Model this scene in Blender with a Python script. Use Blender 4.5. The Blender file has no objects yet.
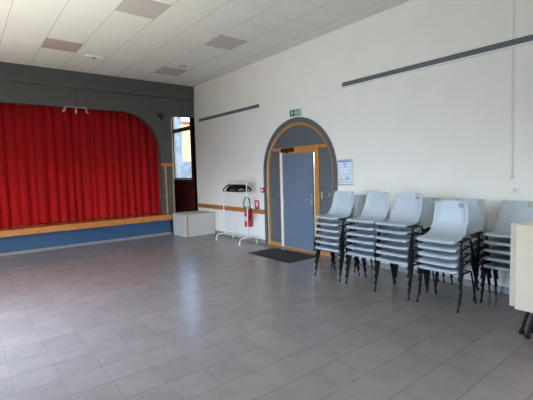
import bpy, bmesh, math, random
from mathutils import Vector, Matrix
random.seed(7)
PI = math.pi
SC = bpy.context.scene
COL = SC.collection

# ------------------------------------------------------------------ helpers
def lin(c):
    return tuple(((v / 255) / 12.92 if v / 255 <= 0.04045 else ((v / 255 + 0.055) / 1.055) ** 2.4) for v in c)

def mat(name, rgb, rough=0.6, metal=0.0, var=0.0, scale=6.0, bump=0.0, bscale=60.0, spec=0.5, coat=0.0):
    """principled material; colour given as 8 bit sRGB; var = fractional noise variation"""
    m = bpy.data.materials.new(name); m.use_nodes = True
    nt = m.node_tree; b = nt.nodes['Principled BSDF']
    c = lin(rgb)
    b.inputs['Base Color'].default_value = (*c, 1)
    b.inputs['Roughness'].default_value = rough
    b.inputs['Metallic'].default_value = metal
    b.inputs['Specular IOR Level'].default_value = spec
    b.inputs['Coat Weight'].default_value = coat
    if var or bump:
        tc = nt.nodes.new('ShaderNodeTexCoord')
    if var:
        n = nt.nodes.new('ShaderNodeTexNoise'); n.inputs['Scale'].default_value = scale
        n.inputs['Detail'].default_value = 4
        nt.links.new(tc.outputs['Object'], n.inputs['Vector'])
        r = nt.nodes.new('ShaderNodeValToRGB')
        r.color_ramp.elements[0].position = 0.3; r.color_ramp.elements[1].position = 0.7
        r.color_ramp.elements[0].color = (*[v * (1 - var) for v in c], 1)
        r.color_ramp.elements[1].color = (*[min(1, v * (1 + var)) for v in c], 1)
        nt.links.new(n.outputs['Fac'], r.inputs['Fac'])
        nt.links.new(r.outputs['Color'], b.inputs['Base Color'])
    if bump:
        n2 = nt.nodes.new('ShaderNodeTexNoise'); n2.inputs['Scale'].default_value = bscale
        n2.inputs['Detail'].default_value = 3
        nt.links.new(tc.outputs['Object'], n2.inputs['Vector'])
        bp = nt.nodes.new('ShaderNodeBump'); bp.inputs['Strength'].default_value = bump
        bp.inputs['Distance'].default_value = 0.01
        nt.links.new(n2.outputs['Fac'], bp.inputs['Height'])
        nt.links.new(bp.outputs['Normal'], b.inputs['Normal'])
    return m

def grid_mat(name, base, line, px, py, x0, y0, lwx, lwy, tint, rough, rvar=0.0, bump=0.0, cloud=0.0):
    """rectangular tiles in object XY with joint lines and a random tint per tile"""
    m = bpy.data.materials.new(name); m.use_nodes = True
    nt = m.node_tree; b = nt.nodes['Principled BSDF']; N = nt.nodes.new; L = nt.links.new
    tc = N('ShaderNodeTexCoord'); sx = N('ShaderNodeSeparateXYZ'); L(tc.outputs['Object'], sx.inputs[0])
    def mth(op, a, bv=None):
        n = N('ShaderNodeMath'); n.operation = op
        for i, v in enumerate((a, bv)):
            if v is None: continue
            if isinstance(v, (int, float)): n.inputs[i].default_value = v
            else: L(v, n.inputs[i])
        return n.outputs[0]
    def axis(o, p, o0, lw):
        t = mth('DIVIDE', mth('SUBTRACT', o, o0), p)
        fl = mth('FLOOR', t); fr = mth('SUBTRACT', t, fl)
        d = mth('MINIMUM', fr, mth('SUBTRACT', 1.0, fr))
        return fl, mth('LESS_THAN', d, lw / p / 2)
    fx, lx = axis(sx.outputs[0], px, x0, lwx)
    fy, ly = axis(sx.outputs[1], py, y0, lwy)
    lineF = mth('MAXIMUM', lx, ly)
    cb = N('ShaderNodeCombineXYZ'); L(fx, cb.inputs[0]); L(fy, cb.inputs[1])
    wn = N('ShaderNodeTexWhiteNoise'); wn.noise_dimensions = '2D'; L(cb.outputs[0], wn.inputs['Vector'])
    c0 = lin(base)
    r = N('ShaderNodeValToRGB')
    r.color_ramp.elements[0].color = (*[v * (1 - tint) for v in c0], 1)
    r.color_ramp.elements[1].color = (*[v * (1 + tint) for v in c0], 1)
    L(wn.outputs['Value'], r.inputs['Fac'])
    col = r.outputs['Color']
    ns = N('ShaderNodeTexNoise'); ns.inputs['Scale'].default_value = 5.0; ns.inputs['Detail'].default_value = 6
    L(tc.outputs['Object'], ns.inputs['Vector'])
    if cloud:
        mx = N('ShaderNodeMix'); mx.data_type = 'RGBA'; mx.blend_type = 'MULTIPLY'
        mx.inputs[0].default_value = 1.0
        r2 = N('ShaderNodeValToRGB')
        r2.color_ramp.elements[0].position = .3; r2.color_ramp.elements[1].position = .7
        r2.color_ramp.elements[0].color = (1 - cloud, 1 - cloud, 1 - cloud, 1)
        r2.color_ramp.elements[1].color = (1, 1, 1, 1)
        L(ns.outputs['Fac'], r2.inputs['Fac']); L(col, mx.inputs[6]); L(r2.outputs['Color'], mx.inputs[7])
        col = mx.outputs[2]
    mx = N('ShaderNodeMix'); mx.data_type = 'RGBA'
    L(lineF, mx.inputs[0]); L(col, mx.inputs[6]); mx.inputs[7].default_value = (*lin(line), 1)
    L(mx.outputs[2], b.inputs['Base Color'])
    rr = mth('ADD', rough - rvar / 2, mth('MULTIPLY', ns.outputs['Fac'], rvar))
    rr = mth('ADD', rr, mth('MULTIPLY', lineF, 0.02))
    L(rr, b.inputs['Roughness'])
    if bump:
        bp = N('ShaderNodeBump'); bp.inputs['Strength'].default_value = bump; bp.inputs['Distance'].default_value = 0.004
        L(mth('SUBTRACT', 1.0, lineF), bp.inputs['Height']); L(bp.outputs['Normal'], b.inputs['Normal'])
    return m

def wood_mat(name, a, bcol, rough=0.35, stretch=(1, 12, 12)):
    m = bpy.data.materials.new(name); m.use_nodes = True
    nt = m.node_tree; b = nt.nodes['Principled BSDF']
    tc = nt.nodes.new('ShaderNodeTexCoord'); mp = nt.nodes.new('ShaderNodeMapping')
    mp.inputs['Scale'].default_value = stretch
    n = nt.nodes.new('ShaderNodeTexNoise'); n.inputs['Scale'].default_value = 3; n.inputs['Detail'].default_value = 6
    n.inputs['Distortion'].default_value = 0.6
    r = nt.nodes.new('ShaderNodeValToRGB')
    r.color_ramp.elements[0].position = .3; r.color_ramp.elements[1].position = .75
    r.color_ramp.elements[0].color = (*lin(a), 1); r.color_ramp.elements[1].color = (*lin(bcol), 1)
    L = nt.links.new
    L(tc.outputs['Object'], mp.inputs[0]); L(mp.outputs[0], n.inputs['Vector'])
    L(n.outputs['Fac'], r.inputs['Fac']); L(r.outputs['Color'], b.inputs['Base Color'])
    b.inputs['Roughness'].default_value = rough
    return m

def glass_mat(name):
    m = bpy.data.materials.new(name); m.use_nodes = True
    nt = m.node_tree
    for n in list(nt.nodes): nt.nodes.remove(n)
    o = nt.nodes.new('ShaderNodeOutputMaterial'); mx = nt.nodes.new('ShaderNodeMixShader')
    t = nt.nodes.new('ShaderNodeBsdfTransparent'); g = nt.nodes.new('ShaderNodeBsdfGlossy')
    t.inputs['Color'].default_value = (.96, .98, .98, 1)
    g.inputs['Roughness'].default_value = 0.02
    mx.inputs[0].default_value = 0.05
    nt.links.new(t.outputs[0], mx.inputs[1]); nt.links.new(g.outputs[0], mx.inputs[2])
    nt.links.new(mx.outputs[0], o.inputs[0])
    return m

def box(bm, x0, x1, y0, y1, z0, z1, bevel=0.0):
    vs = [bm.verts.new((x, y, z)) for x in (x0, x1) for y in (y0, y1) for z in (z0, z1)]
    f = []
    for q in ((0, 1, 3, 2), (4, 6, 7, 5), (0, 4, 5, 1), (2, 3, 7, 6), (0, 2, 6, 4), (1, 5, 7, 3)):
        f.append(bm.faces.new([vs[i] for i in q]))
    if bevel:
        es = list({e for ff in f for e in ff.edges})
        bmesh.ops.bevel(bm, geom=es, offset=bevel, segments=2, affect='EDGES', profile=.5)

def tube(bm, pts, r, n=10, caps=True):
    pts = [Vector(p) for p in pts]
    rs = r if isinstance(r, (list, tuple)) else [r] * len(pts)
    rings = []
    up = None
    for i, p in enumerate(pts):
        if i == 0: d = pts[1] - p
        elif i == len(pts) - 1: d = p - pts[i - 1]
        else: d = (pts[i + 1] - p).normalized() + (p - pts[i - 1]).normalized()
        d.normalize()
        if up is None:
            up = Vector((0, 0, 1)) if abs(d.z) < .9 else Vector((1, 0, 0))
        a = up - d * up.dot(d)
        if a.length < 1e-5: a = d.orthogonal()
        a.normalize(); b = d.cross(a); up = a
        rings.append([bm.verts.new(p + (a * math.cos(2 * PI * k / n) + b * math.sin(2 * PI * k / n)) * rs[i]) for k in range(n)])
    for i in range(len(rings) - 1):
        for k in range(n):
            bm.faces.new((rings[i][k], rings[i][(k + 1) % n], rings[i + 1][(k + 1) % n], rings[i + 1][k]))
    if caps:
        bm.faces.new(list(reversed(rings[0]))); bm.faces.new(rings[-1])

def lathe(bm, prof, n=24, M=None):
    """profile (r, z) about z"""
    rings = []
    for r, z in prof:
        if r < 1e-6: rings.append([bm.verts.new((0, 0, z))])
        else: rings.append([bm.verts.new((r * math.cos(2 * PI * k / n), r * math.sin(2 * PI * k / n), z)) for k in range(n)])
    new = [v for rg in rings for v in rg]
    for a, b in zip(rings, rings[1:]):
        if len(a) == 1 and len(b) == 1: continue
        for k in range(n):
            k2 = (k + 1) % n
            if len(a) == 1: bm.faces.new((a[0], b[k], b[k2]))
            elif len(b) == 1: bm.faces.new((a[k], b[0], a[k2]))
            else: bm.faces.new((a[k], a[k2], b[k2], b[k]))
    if M is not None: bmesh.ops.transform(bm, matrix=M, verts=new)

def plate(bm, poly, plane, d0, d1):
    """extrude a 2D polygon. plane 'x': poly is (y,z), extruded x d0..d1;  'y': (x,z);  'z': (x,y)"""
    def P(u, v, d): return {'x': (d, u, v), 'y': (u, d, v), 'z': (u, v, d)}[plane]
    a = [bm.verts.new(P(u, v, d0)) for u, v in poly]; b = [bm.verts.new(P(u, v, d1)) for u, v in poly]
    bm.faces.new(list(reversed(a))); bm.faces.new(b)
    n = len(poly)
    for i in range(n): bm.faces.new((a[i], a[(i + 1) % n], b[(i + 1) % n], b[i]))

def sheet(bm, quads, outline, plane, d0, d1):
    """wall with holes: front and back from quads (lists of 2D points), closed reveals along outlines"""
    def P(u, v, d): return {'x': (d, u, v), 'y': (u, d, v), 'z': (u, v, d)}[plane]
    for d in (d0, d1):
        for q in quads: bm.faces.new([bm.verts.new(P(u, v, d)) for u, v in q])
    for o in outline:
        for i in range(len(o)):
            p, q = o[i], o[(i + 1) % len(o)]
            bm.faces.new([bm.verts.new(P(*t)) for t in ((*p, d0), (*q, d0), (*q, d1), (*p, d1))])
    bmesh.ops.remove_doubles(bm, verts=bm.verts, dist=1e-5)

def obj(name, bm, m, parent=None, smooth=None, loc=None):
    bmesh.ops.recalc_face_normals(bm, faces=bm.faces)
    me = bpy.data.meshes.new(name); bm.to_mesh(me); bm.free()
    me.materials.append(m)
    if smooth is not None:
        for p in me.polygons: p.use_smooth = True
        me.set_sharp_from_angle(angle=math.radians(smooth))
    o = bpy.data.objects.new(name, me); COL.objects.link(o)
    if parent is not None: o.parent = parent
    if loc: o.location = loc
    return o

def tag(o, label=None, cat=None, group=None, kind=None):
    if label: o['label'] = label
    if cat: o['category'] = cat
    if group: o['group'] = group
    if kind: o['kind'] = kind
    return o

def thing(name, label, cat, loc=(0, 0, 0), group=None):
    o = bpy.data.objects.new(name, None); COL.objects.link(o); o.location = loc
    o.empty_display_size = .1
    return tag(o, label, cat, group)

def B(*a, **k):
    bm = bmesh.new(); box(bm, *a, **k); return bm
def BB(*boxes):
    bm = bmesh.new()
    for b in boxes: box(bm, *b)
    return bm
def T(pts, r, n=10):
    bm = bmesh.new(); tube(bm, pts, r, n); return bm
def structure(name, bm, m, parent=None, smooth=None):
    o = obj(name, bm, m, parent, smooth)
    if parent is None: o['kind'] = 'structure'
    return o

# ------------------------------------------------------------------ dimensions
H = 1.65                         # eye height
W = 5.393                        # right wall
YB = 9.98                        # stage wall
CZ = 4.124                       # ceiling
XL, YF = -1.2, -3.2              # left wall, wall behind the camera
SZ = 0.55                        # stage floor height
DY, DZ = 5.735, 1.645            # centre of the arched door

# ------------------------------------------------------------------ materials
M_wall = mat('white_wall_paint', (231, 229, 224), .75, var=.02, scale=2, bump=.08, bscale=120)
M_ceil = grid_mat('ceiling_tiles', (224, 226, 221), (166, 163, 156), .617, .6128, .745, 5.372, .008, .003, .02, .85)
M_floor = grid_mat('floor_tiles', (133, 124, 120), (97, 91, 87), .3175, .3175, .22, 1.207, .0022, .0058, .055, .25, 0, 0, .12)
M_grey = mat('charcoal_wall_paint', (87, 87, 87), .7, var=.03, scale=3)
M_greyd = mat('charcoal_band_paint', (84, 84, 85), .7, var=.03, scale=3)
M_skirt = mat('grey_skirting_tile', (140, 137, 134), .35, var=.06, scale=8)
M_red = mat('red_velvet', (170, 9, 19), .78, var=.10, scale=1.5, bump=.1, bscale=200, spec=.25)
M_maroon = mat('maroon_paint', (76, 27, 33), .5, var=.08, scale=4)
M_blue = mat('blue_paint', (43, 81, 120), .5, var=.05, scale=3)
M_wood = wood_mat('orange_varnished_pine', (170, 112, 54), (196, 142, 78), .35, (12, 12, 1.2))
M_woodh = wood_mat('orange_varnished_pine_rail', (160, 104, 50), (186, 126, 66), .35, (8, 1.2, 12))
M_stagew = wood_mat('varnished_stage_boards', (150, 84, 38), (186, 112, 54), .22, (1, 14, 14))
M_nose = wood_mat('oak_nosing', (176, 110, 52), (206, 140, 74), .3, (1.2, 12, 12))
M_tan = wood_mat('pale_timber_strip', (170, 138, 98), (196, 164, 120), .5, (12, 12, 1.5))
M_doorp = mat('grey_door_panel', (88, 95, 101), .5, var=.03, scale=5)
M_leaf = mat('blue_grey_door', (102, 117, 137), .42, var=.02, scale=5)
M_arch = mat('grey_arch_paint', (88, 90, 92), .65, var=.03)
M_white = mat('white_plastic', (226, 226, 222), .45)
M_whitem = mat('white_powder_coat', (228, 230, 230), .35)
M_spot = mat('pale_grey_metal', (176, 176, 170), .4)
M_board = mat('white_painted_board', (192, 192, 190), .5, var=.03, scale=6)
M_black = mat('black_rubber', (18, 18, 19), .7, spec=.25)
M_tube = mat('black_tube', (13, 13, 15), .5, spec=.25)
M_mat = mat('black_carpet', (38, 38, 40), .95, var=.25, scale=160, bump=.5, bscale=300)
M_shell = mat('pale_blue_grey_polypropylene', (165, 175, 184), .38, var=.015, scale=4)
M_chrome = mat('brushed_metal', (190, 190, 188), .28, metal=1)
M_closer = mat('dark_metal', (48, 44, 42), .4, metal=.4)
M_strip = mat('dark_grey_strip', (86, 92, 98), .5)
M_beige = mat('beige_laminate', (200, 186, 168), .4, var=.015, scale=3)
M_beigee = mat('beige_edge_band', (196, 184, 168), .5)
M_green = mat('sign_green', (16, 118, 82), .4)
M_sred = mat('sign_red', (206, 34, 42), .4)
M_sblue = mat('sign_blue', (52, 86, 168), .4)
M_ext = mat('extinguisher_red', (196, 28, 38), .3, coat=.4)
M_paper = mat('paper', (214, 226, 240), .6)
M_ink = mat('grey_ink', (120, 134, 156), .7)
M_inkb = mat('blue_ink', (88, 140, 214), .7)
M_orng = mat('orange_ink', (236, 190, 110), .7)
M_grn = mat('green_ink', (70, 168, 128), .7)
M_cyan = mat('cyan_ink', (120, 196, 206), .7)
M_vent = mat('grey_vent_tile', (190, 186, 182), .8, bump=.4, bscale=220)
M_ventp = mat('mauve_grey_vent_tile', (176, 158, 154), .8, bump=.4, bscale=220)
M_ventf = mat('vent_frame', (186, 182, 174), .6)
M_lens = mat('light_lens', (236, 240, 225), .25)
M_glass = glass_mat('window_glass')
M_reveal = mat('blue_grey_reveal', (128, 150, 178), .6)
M_frame = wood_mat('window_timber', (132, 96, 56), (158, 118, 72), .4, (12, 12, 1.5))
M_stagew2 = mat('dark_backstage', (52, 40, 38), .8)
M_yellow = mat('cream_render', (176, 148, 104), .85, var=.04, scale=1)
M_roof = mat('terracotta_roof', (150, 88, 62), .8, var=.15, scale=8)
M_ground = mat('dark_lawn', (74, 84, 52), .9, var=.12, scale=20)

def stone_mat():
    m = bpy.data.materials.new('grey_stone'); m.use_nodes = True
    nt = m.node_tree; b = nt.nodes['Principled BSDF']; L = nt.links.new
    tc = nt.nodes.new('ShaderNodeTexCoord'); v = nt.nodes.new('ShaderNodeTexVoronoi'); v.inputs['Scale'].default_value = 4.5
    v.feature = 'F1'
    r = nt.nodes.new('ShaderNodeValToRGB')
    r.color_ramp.elements[0].color = (*lin((62, 76, 92)), 1); r.color_ramp.elements[1].color = (*lin((98, 112, 126)), 1)
    L(tc.outputs['Object'], v.inputs['Vector']); L(v.outputs['Color'], r.inputs['Fac']); L(r.outputs['Color'], b.inputs['Base Color'])
    b.inputs['Roughness'].default_value = .9
    return m
M_stone = stone_mat()

# ------------------------------------------------------------------ room shell
structure('floor', B(XL - .25, W + .25, YF - .25, YB + .2, -.12, 0), M_floor)
structure('ceiling', B(XL - .25, W + .25, YF - .25, YB + .4, CZ, CZ + .15), M_ceil)

# right wall, with the arched hole for the door
RH = .985
def arch_pts(r, n=28, z0=0.0):
    return [(DY + r, z0)] + [(DY + r * math.cos(a), DZ + r * math.sin(a)) for a in [PI * i / n for i in range(n + 1)]] + [(DY - r, z0)]
bm = bmesh.new()
ap = arch_pts(RH)
quads = [[(YF - .25, 0), (DY - RH, 0), (DY - RH, CZ), (YF - .25, CZ)], [(DY + RH, 0), (YB, 0), (YB, CZ), (DY + RH, CZ)]]
arc = ap[1:-1]
for a, b in zip(arc, arc[1:]):
    quads.append([a, b, (b[0], CZ), (a[0], CZ)])
outer = [(YF - .25, 0)] + list(reversed(ap)) + [(YB, 0), (YB, CZ), (YF - .25, CZ)]
sheet(bm, quads, [outer], 'x', W, W + .25)
structure('wall_right', bm, M_wall)

def hole_wall(name, plane, u0, u1, z0, z1, holes, d0, d1, m):
    """rectangular wall with rectangular holes (hu0,hu1,hz0,hz1)"""
    us = sorted({u0, u1, *[h[0] for h in holes], *[h[1] for h in holes]})
    zs = sorted({z0, z1, *[h[2] for h in holes], *[h[3] for h in holes]})
    q = []
    for a, b in zip(us, us[1:]):
        for c, d in zip(zs, zs[1:]):
            cu, cz = (a + b) / 2, (c + d) / 2
            if any(h[0] < cu < h[1] and h[2] < cz < h[3] for h in holes): continue
            q.append([(a, c), (b, c), (b, d), (a, d)])
    ol = [[(u0, z0), (u1, z0), (u1, z1), (u0, z1)]] + [[(h[0], h[2]), (h[1], h[2]), (h[1], h[3]), (h[0], h[3])] for h in holes]
    bm = bmesh.new(); sheet(bm, q, ol, plane, d0, d1)
    return structure(name, bm, m)

# side wall of the stage wing, maroon, with its tall window
WY0, WY1, WZ0, WZ1 = 10.27, 11.85, 1.47, 3.62
hole_wall('wall_right_wing', 'x', YB, 13.2, 0, CZ, [(WY0, WY1, WZ0, WZ1)], W, W + .25, M_maroon)
# left wall, its last window added as ceiling light, and wall behind the camera
LW = [(3.3, 6.1, .08, 2.5), (-1.8, .9, .9, 2.75), (6.7, 8.9, .9, 2.5)]
hole_wall('wall_left', 'x', YF - .25, YB + .2, 0, CZ, LW, XL - .25, XL, M_wall)
FWH = [(-.6, 2.4, .9, 2.7)]
hole_wall('wall_front', 'y', XL, W, 0, CZ, FWH, YF - .25, YF, M_wall)

# stage wall (proscenium): arched opening for the curtain, square opening on the right
AX0, AX1, AR, AZ = -.7, 4.32, 1.0, 3.29
n = 14
cr = [(AX1 - AR + AR * math.cos(PI / 2 * i / n), AZ - AR + AR * math.sin(PI / 2 * i / n)) for i in range(n + 1)]
cl = [(AX0 + AR - AR * math.sin(PI / 2 * i / n), AZ - AR + AR * math.cos(PI / 2 * i / n)) for i in range(n + 1)]
OX, OZ = 4.665, 3.265
top = CZ
quads = [[(XL, 0), (AX0, 0), (AX0, top), (XL, top)], [(AX1, 0), (OX, 0), (OX, top), (AX1, top)],
         [(OX, OZ), (W, OZ), (W, top), (OX, top)], [(AX0, 0), (AX1, 0), (AX1, SZ - .06), (AX0, SZ - .06)],
         [(OX, 0), (W, 0), (W, SZ - .06), (OX, SZ - .06)]]
for path in (cr, cl):
    for a, b in zip(path, path[1:]):
        quads.append([a, b, (b[0], top), (a[0], top)])
quads.append([(AX0 + AR, AZ), (AX1 - AR, AZ), (AX1 - AR, top), (AX0 + AR, top)])
ol1 = [(AX0, SZ - .06), (AX1, SZ - .06)] + cr + cl
ol2 = [(OX, SZ - .06), (W, SZ - .06), (W, OZ), (OX, OZ)]
bm = bmesh.new(); sheet(bm, quads, [ol1, ol2, [(XL, 0), (W, 0), (W, top), (XL, top)]], 'y', YB, YB + .16)
structure('wall_stage', bm, M_grey)
structure('trim_1', B(XL, W - .012, YB - .05, YB + .01, 3.735, CZ), M_greyd)           # upper band of the stage wall
structure('trim_2', B(2.262, 2.270, YB - .004, YB + .02, AZ, 3.735), M_closer)          # panel joint under it
# triangular recess mark beside the arch
bm = bmesh.new(); plate(bm, [(4.23, 3.305), (4.435, 3.305), (4.425, 3.09)], 'y', YB - .02, YB + .02)
tag(obj('triangular_bracket', bm, M_closer), 'small dark triangular bracket above the right curve of the stage arch', 'bracket')

# backstage shell behind the curtain
structure('wall_backstage', B(XL, W + .25, 13.2, 13.35, 0, CZ + .3), M_stagew2)
structure('wall_left_wing', B(XL - .25, XL, YB + .16, 13.2, 0, CZ + .3), M_stagew2)
structure('ceiling_backstage', B(XL - .25, W + .25, YB + .4, 13.35, CZ, CZ + .15), M_stagew2)

# skirting, chair rail
structure('baseboard_right', BB((W - .012, W + .005, YF, DY - 1.085, 0, .085), (W - .012, W + .005, DY + 1.085, 9.0, 0, .085)), M_skirt)
structure('baseboard_front', B(XL, W, YF - .005, YF + .012, 0, .085), M_skirt)
structure('baseboard_left', B(XL - .005, XL + .012, YF, YB, 0, .085), M_skirt)
bm = B(W - .022, W + .004, DY + 1.09, YB - .002, .675, .785, bevel=.004)
structure('trim_3', bm, M_woodh)                                                        # wooden chair rail

# wing window
wf = structure('window_1', BB((W + .19, W + .245, WY0, WY0 + .07, WZ0, WZ1), (W + .19, W + .245, WY1 - .07, WY1, WZ0, WZ1),
     (W + .19, W + .245, WY0, WY1, WZ0, WZ0 + .06), (W + .19, W + .245, WY0, WY1, WZ1 - .07, WZ1),
     (W + .185, W + .245, WY0, WY1, 2.99, 3.11)), M_frame)
obj('pane', B(W + .215, W + .221, WY0 + .07, WY1 - .07, WZ0 + .06, 2.99), M_glass, wf)
obj('pane', B(W + .215, W + .221, WY0 + .07, WY1 - .07, 3.11, WZ1 - .07), M_glass, wf)
obj('window_reveal', BB((W - .002, W + .19, WY1 - .012, WY1 + .002, WZ0, WZ1), (W - .002, W + .19, WY0 - .002, WY0 + .012, WZ0, WZ1),
     (W - .004, W + .19, WY0, WY1, WZ0 - .002, WZ0 + .014)), M_reveal, wf)
# windows of the left and front walls (out of frame; two are added for fill)
def plain_window(name, plane, u0, u1, z0, z1, d, nx):
    bs = []
    t = .06
    def bx(a, b, c, e):
        return (d - .03, d + .03, a, b, c, e) if plane == 'x' else (a, b, d - .03, d + .03, c, e)
    bs += [bx(u0, u0 + t, z0, z1), bx(u1 - t, u1, z0, z1), bx(u0, u1, z0, z0 + t), bx(u0, u1, z1 - t, z1)]
    for i in range(1, nx):
        c = u0 + (u1 - u0) * i / nx; bs.append(bx(c - t / 2, c + t / 2, z0, z1))
    w = structure(name, BB(*bs), M_frame)
    g = (d - .004, d + .004, u0 + t, u1 - t, z0 + t, z1 - t) if plane == 'x' else (u0 + t, u1 - t, d - .004, d + .004, z0 + t, z1 - t)
    obj('pane', B(*g), M_glass, w)
plain_window('window_2', 'x', *LW[0], XL - .12, 3)
plain_window('window_3', 'x', *LW[1], XL - .12, 2)
plain_window('added_window_5', 'x', *LW[2], XL - .12, 2)  # unseen window added to carry an upward lamp that brightens the ceiling
plain_window('added_window_4', 'y', *FWH[0], YF - .12, 2)  # unseen window added behind the camera to carry fill light

# ------------------------------------------------------------------ arched door set
structure('trim_4', (lambda bm: (sheet(bm, [[a, b, c, d] for a, b, c, d in zip(arch_pts(1.085)[:-1], arch_pts(1.085)[1:], arch_pts(RH)[1:], arch_pts(RH)[:-1])],
        [arch_pts(1.085) + list(reversed(arch_pts(RH)))], 'x', W - .010, W + .004), bm)[1])(bmesh.new()), M_arch)
door = bpy.data.objects.new('door_1', None); COL.objects.link(door); door['kind'] = 'structure'
door.location = (W, DY, 0)
def dobj(name, bm, m, smooth=None, parent=None):
    bmesh.ops.transform(bm, matrix=Matrix.Translation((-W, -DY, 0)), verts=bm.verts)
    return obj(name, bm, m, parent or door, smooth)
FX0, FX1 = W + .035, W + .10
ro, ri = RH + .002, RH - .055
bm = bmesh.new()
A0, A1 = arch_pts(ro), arch_pts(ri)
sheet(bm, [[a, b, c, d] for a, b, c, d in zip(A0[:-1], A0[1:], A1[1:], A1[:-1])], [A0 + list(reversed(A1))], 'x', FX0, FX1)
dobj('arch_frame', bm, M_wood)
LY0, LY1 = 5.275, 6.185              # leaf
def chord(z): return math.sqrt(max(0, ri * ri - (z - DZ) ** 2)) if z > DZ else ri
dobj('transom_bar', B(FX0 - .004, FX1, DY - chord(2.14), DY + chord(2.14), 2.085, 2.145), M_wood)
dobj('door_frame', BB((FX0 - .008, FX1 + .02, 5.135, 5.255, 0, 2.085), (FX0 - .008, FX1 + .02, 6.20, 6.30, 0, 2.085), (FX0 - .008, FX1 + .02, 5.255, 6.20, 2.005, 2.085)), M_wood)
dobj('threshold', BB((FX0 - .012, FX1 + .02, DY - ri, 5.135, 0, .075), (FX0 - .012, FX1 + .02, 6.30, DY + ri, 0, .075), (FX0 - .012, FX1 + .02, 5.255, 6.2, 0, .035)), M_wood)
def arch_panel(y0, y1, z0, ztop):
    pts = [(y0, z0), (y1, z0)]
    for i in range(17):
        y = y1 + (y0 - y1) * i / 16
        z = DZ + math.sqrt(max(0, (ri + .004) ** 2 - (y - DY) ** 2))
        pts.append((y, min(z, ztop)))
    bm = bmesh.new(); plate(bm, pts, 'x', FX0 + .018, FX0 + .045); return bm
dobj('side_panel', arch_panel(6.30, DY + ri, .07, 2.09), M_doorp)
dobj('side_panel', arch_panel(DY - ri, 5.135, .07, 2.09), M_doorp)
c = chord(2.14)
dobj('arch_panel', arch_panel(DY - c, DY + c, 2.14, 9), M_doorp)
for (y, z0, z1) in ((6.375, 1.09, 1.18), (5.09, 1.10, 1.23), (4.89, 1.13, 1.22)):
    dobj('panel_latch', B(FX0 + .004, FX0 + .02, y - .010, y + .010, z0, z1, bevel=.003), M_chrome)
# leaf, hinged on the left, standing slightly ajar into the hall
leaf = bpy.data.objects.new('door_leaf', None)
bm = B(-.022, .022, LY0 - LY1, 0, .03, 1.995, bevel=.003)
leaf = obj('door_leaf', bm, M_leaf, door)
leaf.location = (FX0 - W + .012, LY1 - DY, 0.006); leaf.rotation_euler = (0, 0, -math.radians(2.4))
obj('handle_plate', B(-.030, -.021, LY0 - LY1 + .012, LY0 - LY1 + .052, .96, 1.19, bevel=.003), M_chrome, leaf)
obj('handle', T([(-.025, LY0 - LY1 + .032, 1.075), (-.07, LY0 - LY1 + .032, 1.075), (-.075, LY0 - LY1 + .045, 1.075), (-.075, LY0 - LY1 + .15, 1.075)], .009), M_chrome, leaf, 40)
obj('edge_plate', B(-.026, -.02, -.012, .0, .9, 1.06), M_wood, leaf)
dobj('door_closer', BB((FX0 - .055, FX0 + .0, 5.84, 6.20, 2.045, 2.125), (FX0 - .05, FX0 - .03, 6.0, 6.04, 2.02, 2.045)), M_closer)
dobj('hinge_guard', B(FX0 - .03, FX0 + .0, 6.197, 6.262, .01, 2.05, bevel=.008), M_white)

# ------------------------------------------------------------------ stage
st = thing('stage', 'low stage with a blue front panel and varnished wooden edge under the red curtain', 'stage', (0.9, YB, 0))
def sobj(name, bm, m, par=None, smooth=None):
    bmesh.ops.transform(bm, matrix=Matrix.Translation((-.9, -YB, 0)), verts=bm.verts)
    return obj(name, bm, m, par or st, smooth)
sobj('stage_floor', B(XL + .02, W - .003, 9.78, YB - .001, SZ - .03, SZ), M_stagew)
structure('floor_backstage', B(XL, W, YB, 13.2, SZ - .06, SZ), M_stagew)
sobj('edge_board', B(XL + .02, 4.475, 9.75, 9.79, SZ - .135, SZ + .002, bevel=.006), M_nose)
sobj('front_panel', B(XL + .02, 4.475, 9.86, 9.90, .06, SZ - .13), M_blue)
sobj('plinth', B(XL + .02, 4.475, 9.85, 9.905, 0, .06), M_skirt)
# curtain
random.seed(3)
bm = bmesh.new()
NX, ph, xs = 900, 0.0, []
cx0, cx1 = AX0 - .25, 4.58
prof = []
x = cx0
fold = []
while x < cx1 + .4:
    w = random.uniform(.11, .25); fold.append((x, w, random.uniform(.6, 1.25))); x += w
rows = []
zs = [SZ + .012, .7, 1.0, 1.5, 2.0, 2.5, 3.0, 3.42]
def fy(x):
    for fx, w, a in fold:
        if fx <= x < fx + w:
            t = (x - fx) / w
            return .075 * a * (math.sin(PI * t) ** .8) * (.8 if w < .15 else 1)
    return 0
for zi, z in enumerate(zs):
    k = 1 - .35 * (z - .5) / 2.9
    row = []
    for i in range(NX + 1):
        x = cx0 + (cx1 - cx0) * i / NX
        y = 10.52 - fy(x) * k - .02 * math.sin(x * 2.3 + z * .5) * k - .012 * math.sin(x * 17 + z * 1.1)
        row.append(bm.verts.new((x, y, z + (.006 * math.sin(x * 5) if zi == 0 else 0))))
    rows.append(row)
for a, b in zip(rows, rows[1:]):
    for i in range(NX): bm.faces.new((a[i], a[i + 1], b[i + 1], b[i]))
cu = obj('stage_curtain', bm, M_red, None, 60)
tag(cu, 'long red pleated curtain closing off the stage behind the grey arch', 'curtain')
cur = cu
obj('curtain_track', B(cx0, cx1, 10.44, 10.52, 3.42, 3.47), M_closer, cur)

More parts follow.
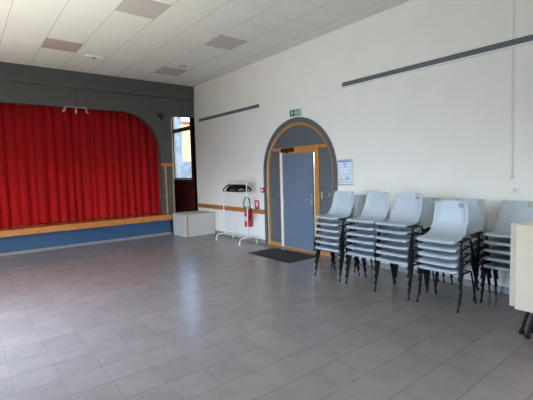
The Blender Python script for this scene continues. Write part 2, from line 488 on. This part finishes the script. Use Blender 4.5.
# wooden framed wall panel on the pillar between curtain and side opening
pp = thing('wall_panel', 'grey panel with a pale wooden cap and uprights on the pillar right of the curtain', 'wall panel', (4.49, YB, SZ))
def pobj(name, bm, m):
    bmesh.ops.transform(bm, matrix=Matrix.Translation((-4.49, -YB, -SZ)), verts=bm.verts); return obj(name, bm, m, pp)
pobj('panel_board', B(4.322, 4.662, YB - .018, YB + .0, SZ, 1.875), M_grey)
pobj('cap_rail', B(4.315, 4.668, YB - .035, YB + .0, 1.875, 1.96, bevel=.004), M_nose)
pobj('upright', B(4.415, 4.452, YB - .032, YB - .0, SZ, 1.875), M_tan)
pobj('upright', B(4.632, 4.664, YB - .032, YB - .0, SZ, 1.875), M_tan)

# white box step in the corner
bx = thing('stage_step_box', 'white painted wooden box step standing against the stage in the corner', 'step box', (4.94, 9.4, 0))
def bobj(name, bm, m):
    bmesh.ops.transform(bm, matrix=Matrix.Translation((-4.94, -9.4, 0)), verts=bm.verts); return obj(name, bm, m, bx)
bobj('body', B(4.485, 5.365, 9.0, 9.745, 0.0, .565, bevel=.004), M_board)
bobj('top_board', B(4.480, 5.372, 8.995, 9.748, .565, .585, bevel=.003), M_board)
bobj('corner_strip', B(4.505, 4.555, 8.988, 9.002, 0.0, .575), M_tan)

# spotlight rail on the arch
sp = thing('spotlight_bar', 'white ceiling bar with three small spotlights at the top edge of the stage arch', 'spotlights', (2.255, YB - .01, 3.29))
obj('bar', B(-.24, .24, -.024, .012, -.008, .012, bevel=.003), M_spot, sp)
for dx, tilt in ((-.215, .5), (0, 0), (.205, -.5)):
    bm = bmesh.new()
    Mx = Matrix.Translation((dx, -.03, -.015)) @ Matrix.Rotation(tilt, 4, 'Y') @ Matrix.Rotation(.25, 4, 'X')
    lathe(bm, [(0, 0), (.010, 0), (.010, -.03), (.024, -.035), (.028, -.125), (.023, -.125), (.016, -.105), (0, -.105)], 16, Mx)
    h = obj('spotlight', bm, M_spot, sp, 40)
    bm = bmesh.new(); lathe(bm, [(0, -.107), (.021, -.108), (.021, -.118), (0, -.12)], 16, Mx); obj('lamp_lens', bm, M_lens, h, 40)

# ------------------------------------------------------------------ ceiling fittings
def cvent(ix, iy, m, label):
    x0, y0 = .745 + ix * .617, 5.372 + iy * .6128
    t = thing('ceiling_vent', label, 'ceiling vent', (x0 + .3085, y0 + .3064, CZ), 'grey ceiling vent tiles')
    obj('vent_tile', B(-.297, .297, -.295, .295, -.006, .004), m, t)
    obj('vent_frame', BB((-.306, -.297, -.304, .304, -.008, .004), (.297, .306, -.304, .304, -.008, .004), (-.297, .297, -.304, -.295, -.008, .004), (-.297, .297, .295, .304, -.008, .004)), M_ventf, t)
cvent(1, 4, M_ventp, 'mauve grey vent tile in the ceiling, nearest the stage on the left')
cvent(2, 0, M_vent, 'grey vent tile cut by the top edge of the photo')
cvent(5, 1, M_vent, 'grey vent tile in the ceiling nearest the green exit sign')
cvent(5, 5, M_vent, 'grey vent tile in the ceiling beside the round downlight')
t = thing('downlight', 'round recessed downlight in the ceiling near the corner over the box step', 'ceiling light', (4.17, 8.19, CZ))
bm = bmesh.new(); lathe(bm, [(.05, .004), (.055, -.004), (.085, -.010), (.10, -.006), (.10, .004)], 28); obj('trim_ring', bm, M_chrome, t, 40)
bm = bmesh.new(); lathe(bm, [(0, -.014), (.03, -.013), (.05, -.008), (.05, .004), (0, .004)], 24); obj('lens', bm, M_lens, t, 40)
t = thing('ceiling_lamp', 'small oblong white ceiling lamp beside the mauve grey vent tile', 'ceiling light', (2.335, 8.5, CZ))
bm = bmesh.new()
ov = []
for i in range(24):
    a = 2 * PI * i / 24
    ov.append((.11 * (1 if math.cos(a) > 0 else -1) * (abs(math.cos(a)) > 1e-6) + .07 * math.cos(a), .07 * math.sin(a)))
plate(bm, ov, 'z', -.03, .002); obj('lamp_body', bm, M_whitem, t)
bm = bmesh.new()
lathe(bm, [(0, -.006), (.05, -.006), (.052, 0), (0, 0)], 20, Matrix.Translation((-.11, 0, -.03)))
obj('lens', bm, M_lens, t, 40)
bm = bmesh.new()
lathe(bm, [(0, -.006), (.05, -.006), (.052, 0), (0, 0)], 20, Matrix.Translation((.11, 0, -.03)))
obj('lens', bm, M_lens, t, 40)
obj('sensor', B(-.03, .03, -.025, .025, -.045, -.03, bevel=.004), M_closer, t)

# ------------------------------------------------------------------ right wall fittings
def wall_strip(y0, y1, label):
    t = thing('wall_strip', label, 'wall strip', (W, (y0 + y1) / 2, 3.138), None)
    h = (y1 - y0) / 2
    obj('strip_body', B(-.035, 0, -h, h, -.038, .036, bevel=.003), M_strip, t)
    obj('lower_lip', B(-.037, 0, -h, h, -.056, -.038), M_white, t)
wall_strip(6.92, 9.67, 'shorter dark grey wall strip above the clothes rack, left of the arched door')
wall_strip(-1.8, 4.49, 'longest dark grey wall strip high above the stacked chairs')
# exit sign
t = thing('exit_sign', 'green emergency exit sign with running man above the arched door', 'exit sign', (W, 5.69, 2.815))
obj('housing', B(-.055, 0, -.15, .15, -.068, .068, bevel=.004), M_white, t)
obj('green_face', B(-.059, -.055, -.135, .148, -.062, .062), M_green, t)
bm = bmesh.new()                                     # white arrow on the left half (+y is left)
plate(bm, [(.09, .04), (.065, .04), (.065, .012), (.045, .012), (.0775, -.042), (.11, .012), (.09, .012)], 'x', -.0605, -.059)
obj('arrow_symbol', bm, M_white, t)
bm = bmesh.new()                                     # running figure and doorway
plate(bm, [(-.112, -.052), (-.062, -.052), (-.062, .05), (-.112, .05)], 'x', -.0602, -.059)
obj('doorway_symbol', bm, mat('pale_green', (150, 205, 180), .4), t)
bm = bmesh.new()
plate(bm, [(-.015 + .011 * math.cos(2 * PI * i / 14), .040 + .011 * math.sin(2 * PI * i / 14)) for i in range(14)], 'x', -.0612, -.0602)
for a, b, w in (((-.02, .026), (-.035, -.012), .011), ((-.022, .022), (.002, .004), .006), ((.002, .004), (.012, .014), .006), ((-.022, .02), (-.052, .012), .006),
                ((-.035, -.012), (-.012, -.024), .008), ((-.012, -.024), (-.014, -.05), .007), ((-.035, -.012), (-.054, -.03), .008), ((-.054, -.03), (-.078, -.032), .007)):
    d = Vector((b[0] - a[0], b[1] - a[1])); d.normalize(); nn = Vector((-d.y, d.x)) * w
    plate(bm, [(a[0] + nn.x, a[1] + nn.y), (a[0] - nn.x, a[1] - nn.y), (b[0] - nn.x, b[1] - nn.y), (b[0] + nn.x, b[1] + nn.y)], 'x', -.0612, -.0602)
obj('running_figure', bm, M_white, t)
# evacuation notice
t = thing('evacuation_sign', 'framed white safety notice on the wall right of the arched door', 'notice', (W, 4.465, 1.60))
obj('backing', B(-.018, 0, -.175, .170, -.232, .228, bevel=.003), M_chrome, t)
obj('paper', B(-.020, -.018, -.158, .155, -.215, .212), M_paper, t)
def pr(name, m, *rects):
    bm = bmesh.new()
    for (a, b, c, d) in rects: box(bm, -.0212, -.020, a, b, c, d)
    obj(name, bm, m, t)
pr('header_bar', M_inkb, (-.150, .148, .182, .204))
pr('title_line', M_ink, (-.05, .045, .145, .156), (-.02, .0, .10, .135))
pr('plan_outline', M_ink, (-.125, .13, .083, .087), (-.125, .13, -.033, -.029), (.126, .13, -.03, .085), (-.125, -.121, -.03, .085), (-.11, -.1, .03, .05), (-.11, -.1, -.01, .01))
pr('text_line', M_ink, (.05, .12, -.075, -.069), (-.11, -.02, -.075, -.066), (-.13, .13, -.045, -.041))
pr('orange_block', M_orng, (.03, .14, -.125, -.102))
pr('green_block', M_grn, (-.11, -.01, -.125, -.102))
for c0, c1 in ((.11, .13), (.07, .085), (-.03, -.015), (-.09, -.075)): pr('caption_line', M_ink, (c0, c1, -.145, -.133))
pr('cyan_line', M_cyan, (-.15, .148, -.178, -.166), (.10, .148, -.20, -.188))
# fire call point, extinguisher sign
t = thing('fire_alarm_switch', 'small red fire alarm call point beside the left foot of the door arch', 'call point', (W, 6.84, 1.232))
obj('housing', B(-.05, 0, -.058, .058, -.058, .058, bevel=.005), M_sred, t)
obj('press_panel', B(-.053, -.05, -.034, .034, -.028, .03), M_white, t)
t = thing('extinguisher_sign', 'red fire extinguisher sign with a blue foot on the wall above the wooden rail', 'safety sign', (W, 7.10, .885))
obj('red_plate', B(-.008, 0, -.085, .085, -.062, .105), M_sred, t)
obj('blue_plate', B(-.008, 0, -.085, .085, -.108, -.062), M_sblue, t)
bm = bmesh.new()
plate(bm, [(-.03, -.05), (.02, -.05), (.02, .045), (.005, .06), (-.015, .06), (-.03, .045)], 'x', -.0092, -.008)
plate(bm, [(.0, .06), (.0, .082), (-.045, .082), (-.045, .072), (-.01, .072), (-.01, .06)], 'x', -.0092, -.008)
plate(bm, [(.03, .08), (.042, .08), (.05, -.02), (.04, -.02)], 'x', -.0092, -.008)
obj('pictogram', bm, M_white, t)
# extinguisher hung on the wall
t = thing('fire_extinguisher', 'red fire extinguisher with a black hose hung on the wall behind the clothes rack', 'fire extinguisher', (W - .115, 7.32, .36))
bm = bmesh.new(); lathe(bm, [(0, 0), (.078, 0), (.088, .012), (.088, .31), (.078, .345), (.05, .37), (.028, .385), (.028, .40), (0, .40)], 28)
obj('cylinder', bm, M_ext, t, 40)
bm = bmesh.new(); lab = [(.0888 * math.cos(PI + a0), .0888 * math.sin(PI + a0)) for a0 in [-.55 + 1.1 * i / 8 for i in range(9)]]
plate(bm, lab + [(x * .985, y * .985) for x, y in reversed(lab)], 'z', .14, .25); obj('instruction_label', bm, mat('label_cream', (226, 196, 190), .5), t)
bm = bmesh.new(); lathe(bm, [(0, .395), (.024, .395), (.024, .43), (.016, .445), (0, .445)], 16); obj('valve', bm, M_chrome, t, 40)
obj('lever', BB((-.07, .015, -.012, .012, .445, .455), (-.075, .0, -.012, .012, .468, .478), (0, .015, -.012, .012, .445, .478)), M_black, t)
hp = []
for i in range(25):
    a = i / 24
    ang = PI * a
    hp.append((-.03 - .03 * a, (.15 - .01 * a) * math.cos(ang) - .03, .48 + .225 * max(0, math.sin(ang)) ** .8))
hp = [(0.0, .02, .43), (-.02, .08, .44)] + hp + [(-.06, -.175, .42), (-.06, -.172, .32), (-.06, -.168, .26)]
obj('hose', T(hp, .012), M_black, t, 60)
bm = bmesh.new(); tube(bm, [(-.06, -.17, .30), (-.06, -.166, .2)], [.014, .028], 14); obj('nozzle', bm, M_black, t, 60)
obj('wall_bracket', BB((.07, .105, -.02, .02, .25, .40), (.0, .08, -.012, .012, .37, .39)), M_closer, t)
# socket, pull cord
t = thing('wall_socket', 'white wall socket beside the lower end of the hanging cord', 'socket', (W, 1.77, 1.337))
obj('socket_plate', B(-.012, 0, -.041, .041, -.043, .043, bevel=.004), M_white, t)
bm = bmesh.new(); lathe(bm, [(.022, 0), (.024, .0025), (.019, .0025), (.017, -.001), (0, -.001)], 20, Matrix.Translation((-.0125, 0, 0)) @ Matrix.Rotation(-PI / 2, 4, 'Y'))
obj('socket_ring', bm, mat('socket_grey', (150, 150, 152), .5), t, 40)
bm = bmesh.new()
for dy in (-.0095, .0095):
    lathe(bm, [(0, .0035), (.0032, .0035), (.0032, 0)], 10, Matrix.Translation((-.012, dy, 0)) @ Matrix.Rotation(-PI / 2, 4, 'Y'))
obj('pin_hole', bm, M_black, t)
t = thing('pull_cord', 'thin white pull cord with a white knob hanging down the wall above the socket', 'cord', (W - .03, 1.82, 1.50))
obj('cord', T([(0, 0, .03), (0.004, .008, 1.3), (.01, .012, CZ - 1.50)], .0038, 6), M_white, t)
bm = bmesh.new(); lathe(bm, [(0, -.02), (.016, -.016), (.02, .0), (.012, .03), (.004, .045), (0, .045)], 14); obj('knob', bm, M_white, t, 40)

# ------------------------------------------------------------------ doormat
mt = thing('doormat', 'black rectangular doormat on the tiles in front of the arched door', 'doormat', (4.86, 5.66, 0))
obj('carpet', B(-.335, .335, -.59, .59, 0, .010), M_mat, mt)
obj('rim', BB((-.36, -.335, -.615, .615, 0, .006), (.335, .36, -.615, .615, 0, .006), (-.335, .335, -.615, -.59, 0, .006), (-.335, .335, .59, .615, 0, .006)), M_black, mt)

# ------------------------------------------------------------------ clothes rack
RX, RY0, RY1 = 5.05, 7.03, 8.02
t = thing('clothes_rack', 'white metal clothes rack on curved feet in front of the right wall', 'clothes rack', (RX, (RY0 + RY1) / 2, 0))
hw = (RY1 - RY0) / 2
for s in (-1, 1):
    obj('post', T([(0, s * hw, .155), (0, s * hw, 1.42)], .012), M_whitem, t, 60)
    pts = [(-.245, s * hw, .035), (-.24, s * hw, .07), (-.225, s * hw, .12), (-.19, s * hw, .15), (0, s * hw, .155), (.19, s * hw, .15), (.225, s * hw, .12), (.24, s * hw, .07), (.245, s * hw, .035)]
    f = obj('foot', T(pts, .013), M_whitem, t, 60)
    for e in (-.245, .245):
        bm = bmesh.new(); lathe(bm, [(0, 0), (.018, .002), (.022, .018), (.018, .034), (0, .036)], 14, Matrix.Translation((e, s * hw, 0)))
        obj('foot_cap', bm, M_white, f, 40)
obj('top_rail', T([(0, -hw - .01, 1.42), (0, hw + .01, 1.42)], .0125), M_whitem, t, 60)
obj('lower_rail', T([(.05, -hw, .155), (.05, hw, .155)], .009), M_whitem, t, 60)
obj('lower_rail', T([(-.05, -hw, .155), (-.05, hw, .155)], .009), M_whitem, t, 60)

def hanger_proto():
    h = thing('coat_hanger', 'x', 'coat hanger')
    body = []
    arm = [(-.215, 0, -.215), (-.19, 0, -.165), (-.12, 0, -.125), (-.05, 0, -.09), (0, 0, -.075), (.05, 0, -.09), (.12, 0, -.125), (.19, 0, -.165), (.215, 0, -.215)]
    obj('shoulders', T(arm, [.010, .016, .017, .015, .014, .015, .017, .016, .010], 8), M_black, h, 60)
    obj('trouser_bar', T([(-.212, 0, -.213), (-.18, 0, -.222), (.18, 0, -.222), (.212, 0, -.213)], .008, 8), M_black, h, 60)
    hk = [(0, 0, -.075), (0, 0, -.03)] + [(.018 * math.sin(a) , 0, .0 - .018 * math.cos(a)) for a in [i * PI * 1.45 / 10 for i in range(11)]]
    obj('hook', T([(x, y, z) for x, y, z in hk], .0028, 6), M_chrome, h, 60)
    return h
def copy_tree(o, parent=None):
    c = o.copy(); COL.objects.link(c)
    if parent is not None: c.parent = parent
    for ch in list(o.children): copy_tree(ch, c)
    return c
hp0 = hanger_proto()
ys = [7.12, 7.15, 7.16, 7.20, 7.235, 7.275, 7.31, 7.36, 7.40, 7.45, 7.53, 7.62, 7.71, 7.76]
for i, y in enumerate(ys):
    h = hp0 if i == 0 else copy_tree(hp0)
    h.location = (RX, y, 1.4305 + .0125 - .009); h.rotation_euler = (0, 0, random.uniform(-.22, .22) + (.5 if i > 10 else 0))
    h['label'] = 'black coat hanger hanging in the cluster on the white clothes rack'; h['group'] = 'black hangers on the clothes rack'

# ------------------------------------------------------------------ chairs
PROF = [(.230, .439, .204), (.241, .442, .217), (.246, .450, .227), (.240, .459, .232), (.21, .464, .233), (.15, .461, .230), (.08, .453, .226), (.01, .452, .222),
        (-.05, .460, .219), (-.098, .477, .216), (-.135, .504, .214), (-.162, .54, .213), (-.180, .58, .212), (-.194, .625, .210), (-.206, .67, .207), (-.215, .71, .203),
        (-.224, .752, .198), (-.234, .804, .193), (-.237, .816, .187), (-.239, .824, .175), (-.240, .830, .156)]
CU = [-1, -.985, -.95, -.88, -.78, -.62, -.46, -.3, -.1, .1, .3, .5, .7, .86, .95, .985, 1]
def shell_bm():
    bm = bmesh.new(); rows = []
    for j, (x, z, w) in enumerate(PROF):
        row = []
        for u in CU:
            e = max(0, abs(u) - .55) / .45
            if j < 4: dz, dx = -.004 * e * e, -.03 * e ** 3
            elif j < 10: dz, dx = (.010 + .004 * (j - 4)) * e * e - .022 * max(0, e - .8) / .2, 0
            elif j < 13: dz, dx = .026 * e * e * (13 - j) / 3, .014 * e * e
            else: dz, dx = 0, .028 * e * e - .014 * max(0, e - .85) / .15
            if j >= 18: dz += 0
            row.append(bm.verts.new((-(x + dx), u * w, z + dz)))
        rows.append(row)
    for j in range(len(rows) - 1):
        for i in range(len(CU) - 1):
            if j == 16 and CU[i] >= -.79 and CU[i + 1] <= -.45: continue          # hand hole in the back
            bm.faces.new((rows[j][i], rows[j][i + 1], rows[j + 1][i + 1], rows[j + 1][i]))
    bm.normal_update()
    top = list(bm.verts); faces = list(bm.faces); edges = [e for e in bm.edges if len(e.link_faces) == 1]
    low = {v: bm.verts.new(v.co - v.normal * .0055) for v in top}
    for f in faces: bm.faces.new([low[v] for v in reversed(f.verts)])
    for e in edges: bm.faces.new((e.verts[0], e.verts[1], low[e.verts[1]], low[e.verts[0]]))
    return bm
def leg_bm(front, s):
    r = .0105
    if front: p = [(-.213, s * .246, .012), (-.098, s * .2415, .395), (-.088, s * .2405, .412), (-.07, s * .240, .420)]
    else: p = [(.250, s * .246, .012), (.128, s * .2415, .395), (.116, s * .2405, .412), (.098, s * .240, .420)]
    bm = bmesh.new(); tube(bm, p, r, 10); return bm
def chair_proto():
    c = thing('stacking_chair', 'x', 'chair')
    obj('seat_shell', shell_bm(), M_shell, c, 50)
    for s in (-1, 1):
        for fr in (True, False):
            lg = obj('leg', leg_bm(fr, s), M_tube, c, 50)
            bm = bmesh.new(); x = -.2135 if fr else .2505
            lathe(bm, [(0, 0), (.0115, 0), (.0125, .004), (.012, .03), (.0108, .034)], 10, Matrix.Translation((x, s * .2461, 0)))
            obj('foot_cap', bm, M_black, lg, 50)
        obj('side_rail', T([(-.07, s * .240, .420), (.098, s * .240, .420)], .0105), M_tube, c, 50)
    for x in (-.055, .075):
        obj('crossbar', T([(x, -.240, .420), (x, -.19, .424), (x, .19, .424), (x, .240, .420)], .009), M_tube, c, 50)
    return c
cp = chair_proto()
used = [False]
def place(loc, rot, label, group):
    c = cp if not used[0] else copy_tree(cp)
    used[0] = True
    c.location = loc; c.rotation_euler = rot
    c['label'] = label; c['group'] = group
    return c
ORD6 = ['topmost', 'second from top', 'third from top', 'fourth from top', 'fifth from top', 'bottom']
def names(n): return ORD6[:n - 1] + ['bottom']
PITCH = .096
def stack(x, y, n, yaw, where, group, pitch=PITCH):
    nm = names(n)
    for k in range(n):
        lab = '%s pale plastic chair %s' % (nm[n - 1 - k], where)
        place((x + random.uniform(-.004, .004), y + random.uniform(-.004, .004), k * pitch), (0, 0, yaw + random.uniform(-.012, .012)), lab, group)
random.seed(11)
stack(4.485, 3.915, 6, 0.0, 'in the front stack nearest the arched door', 'chairs stacked nearest the door')
stack(4.485, 3.297, 6, .01, 'in the second front stack from the arched door', 'chairs in the second front stack')
stack(4.475, 2.800, 6, 0.0, 'in the third front stack from the arched door', 'chairs in the third front stack')
# leaning stack nearest the camera: the bottom chair stands upright, the four above tip forward
place((4.50, 2.203, 0), (0, 0, .0), 'bottom pale plastic chair of the tipped-forward stack nearest the camera', 'chairs in the tipped front stack')
th = math.radians(8.5)
for k in range(4):
    piv = Vector((0, 0, .44)); s = .096 + .003 + k * .092
    base = Vector((4.50 - math.sin(th) * (s - .096), 2.203 + random.uniform(-.003, .003), math.cos(th) * (s - .096) + .096 + .006))
    R_ = Matrix.Rotation(-th, 4, 'Y')
    loc = base + piv - (R_ @ piv)
    place(loc, (0, -th, 0), '%s pale plastic chair of the tipped-forward stack nearest the camera' % ['fourth from top', 'third from top', 'second from top', 'topmost'][k], 'chairs in the tipped front stack')
stack(5.05, 4.085, 5, 0.0, 'in the wall-side stack nearest the arched door', 'wall-side chairs behind the first front stack')
stack(5.05, 2.865, 5, 0.0, 'in the second wall-side stack from the door', 'wall-side chairs behind the third front stack')
stack(5.05, 2.255, 5, 0.0, 'in the wall-side stack behind the tipped-forward one', 'wall-side chairs behind the tipped stack')
stack(5.05, 1.685, 5, 0.0, 'in the wall-side stack below the socket', 'wall-side chairs below the socket')

# ------------------------------------------------------------------ folded tables
TB = [(4.115, 1.335, 'front one of the folded beige tables, closest to the camera'),
      (4.185, 1.405, 'second folded beige table, jutting out beyond the front one'),
      (4.275, 1.335, 'third folded beige table, behind the two front ones'),
      (4.375, 1.325, 'rearmost folded beige table, nearest the wall-side chairs')]
for k, (x, ye, lab) in enumerate(TB):
    L = 1.6
    t = thing('folding_table', lab, 'folding table', (x, ye - L / 2, 0), 'folded tables at the right edge')
    obj('table_top', B(-.012, .012, -L / 2, L / 2, .26, 1.085, bevel=.004), M_beige, t)
    obj('under_frame', BB((.013, .035, -L / 2 + .1, L / 2 - .10, .36, .40), (.013, .035, -L / 2 + .1, L / 2 - .10, .92, .96)), M_tube, t)
    for s in (-1, 1):
        y = s * (L / 2 - .158)
        lg = obj('leg', T([(.028, y, .95), (.028, y, .34), (.026, y + .004, .24), (.006, y + .03, .12), (.0, y + .045, .05)], .016, 10), M_tube, t, 50)
        bm = bmesh.new(); lathe(bm, [(0, 0), (.020, .002), (.026, .016), (.025, .034), (.016, .05), (0, .05)], 16, Matrix.Translation((0, y + .047, 0)))
        obj('foot', bm, M_black, lg, 40)

# ------------------------------------------------------------------ outdoors, seen through the side window and the door gap
structure('ground', B(-40, 40, -40, 60, -.4, -.3), M_ground)
t = thing('stone_pier', 'pale grey rubble stone wall end outside the side window', 'stone wall', (7.2, 18, -.3))
obj('masonry', B(-2.0, 1.78, 0, .8, 0, 6.2), M_stone, t)
obj('coping', B(-2.1, 1.84, -.06, .86, 6.2, 6.3), M_stone, t)
t = thing('neighbour_house', 'cream rendered house seen through the side window', 'house', (13.5, 22.5, -.3))
obj('wall', B(-4, 4, 0, 6, 0, 5.2), M_yellow, t)
obj('stone_base', B(-4.05, 4.05, -.06, 0, 0, 2.75), M_stone, t)
bm = B(-4.15, 4.15, -.15, 6.1, 5.2, 5.3); obj('roof', bm, M_roof, t)

# ------------------------------------------------------------------ light
w = bpy.data.worlds.new('sky_world'); SC.world = w; w.use_nodes = True
nt = w.node_tree; bg = nt.nodes['Background']
sky = nt.nodes.new('ShaderNodeTexSky'); sky.sky_type = 'NISHITA'; sky.sun_disc = False
sky.sun_elevation = math.radians(50); sky.sun_rotation = math.radians(200); sky.dust_density = 3.0; sky.air_density = 1.0
nt.links.new(sky.outputs[0], bg.inputs['Color']); bg.inputs['Strength'].default_value = 1.5

def area(name, loc, rot, sx, sy, power, col, spread=PI):
    l = bpy.data.lights.new(name, 'AREA'); l.shape = 'RECTANGLE'; l.size = sx; l.size_y = sy
    l.energy = power; l.color = col; l.spread = spread
    o = bpy.data.objects.new(name, l); COL.objects.link(o); o.location = loc; o.rotation_euler = rot
    return o
SKY, EARTH = (.60, .755, 1.0), (1.0, .91, .80)
def window_light(h, p_sky, p_earth, plane, d):
    # area lamps at one window standing in for cool skylight and warm ground bounce
    u, z = (h[0] + h[1]) / 2, (h[2] + h[3]) / 2
    for p, c, t, sp in ((p_sky, SKY, -math.radians(40), 2.35), (p_earth, EARTH, math.radians(62), 2.0)):
        if plane == 'x': area('daylight_standin', (d, u, z), (0, -PI / 2 - t, 0), h[3] - h[2], h[1] - h[0], p, c, sp)
        else: area('daylight_standin', (u, d, z), (PI / 2 + t, 0, 0), h[1] - h[0], h[3] - h[2], p, c, sp)
window_light(LW[0], 240, 115, 'x', XL - .3)
window_light(LW[1], 14, 40, 'x', XL - .3)
window_light(LW[2], 1, 37, 'x', XL - .3)  # ceiling fill through the added left window
window_light(FWH[0], 5, 30, 'y', YF - .3)  # fill through the added window behind the camera
sun = bpy.data.lights.new('sun', 'SUN'); sun.energy = 0.6; sun.angle = math.radians(1); sun.color = (1, .94, .84)
so = bpy.data.objects.new('sun', sun); COL.objects.link(so)
so.rotation_euler = Vector((-.55, .6, -.75)).to_track_quat('-Z', 'Y').to_euler()

# ------------------------------------------------------------------ camera
cam = bpy.data.cameras.new('camera'); co = bpy.data.objects.new('camera', cam); COL.objects.link(co)
cam.sensor_fit = 'HORIZONTAL'; cam.sensor_width = 36; cam.lens = 36 * 381.85 / 533; cam.clip_start = .05; cam.clip_end = 200
yaw, pitch, roll = 0.67424667, -0.07410792, -0.02717921
f = Vector((math.sin(yaw) * math.cos(pitch), math.cos(yaw) * math.cos(pitch), math.sin(pitch)))
r = Vector((math.cos(yaw), -math.sin(yaw), 0)); u = r.cross(f)
r2 = r * math.cos(roll) + u * math.sin(roll); u2 = -r * math.sin(roll) + u * math.cos(roll)
M = Matrix((r2, u2, -f)).transposed().to_4x4(); M.translation = (0, 0, H)
co.matrix_world = M
SC.camera = co
SC.cycles.sample_clamp_indirect = 3.0
SC.cycles.blur_glossy = .5
vs = SC.view_settings
SC.display_settings.display_device = 'sRGB'
vs.view_transform = 'Standard'; vs.look = 'None'; vs.gamma = 1; vs.use_curve_mapping = False
vs.exposure = 0.04
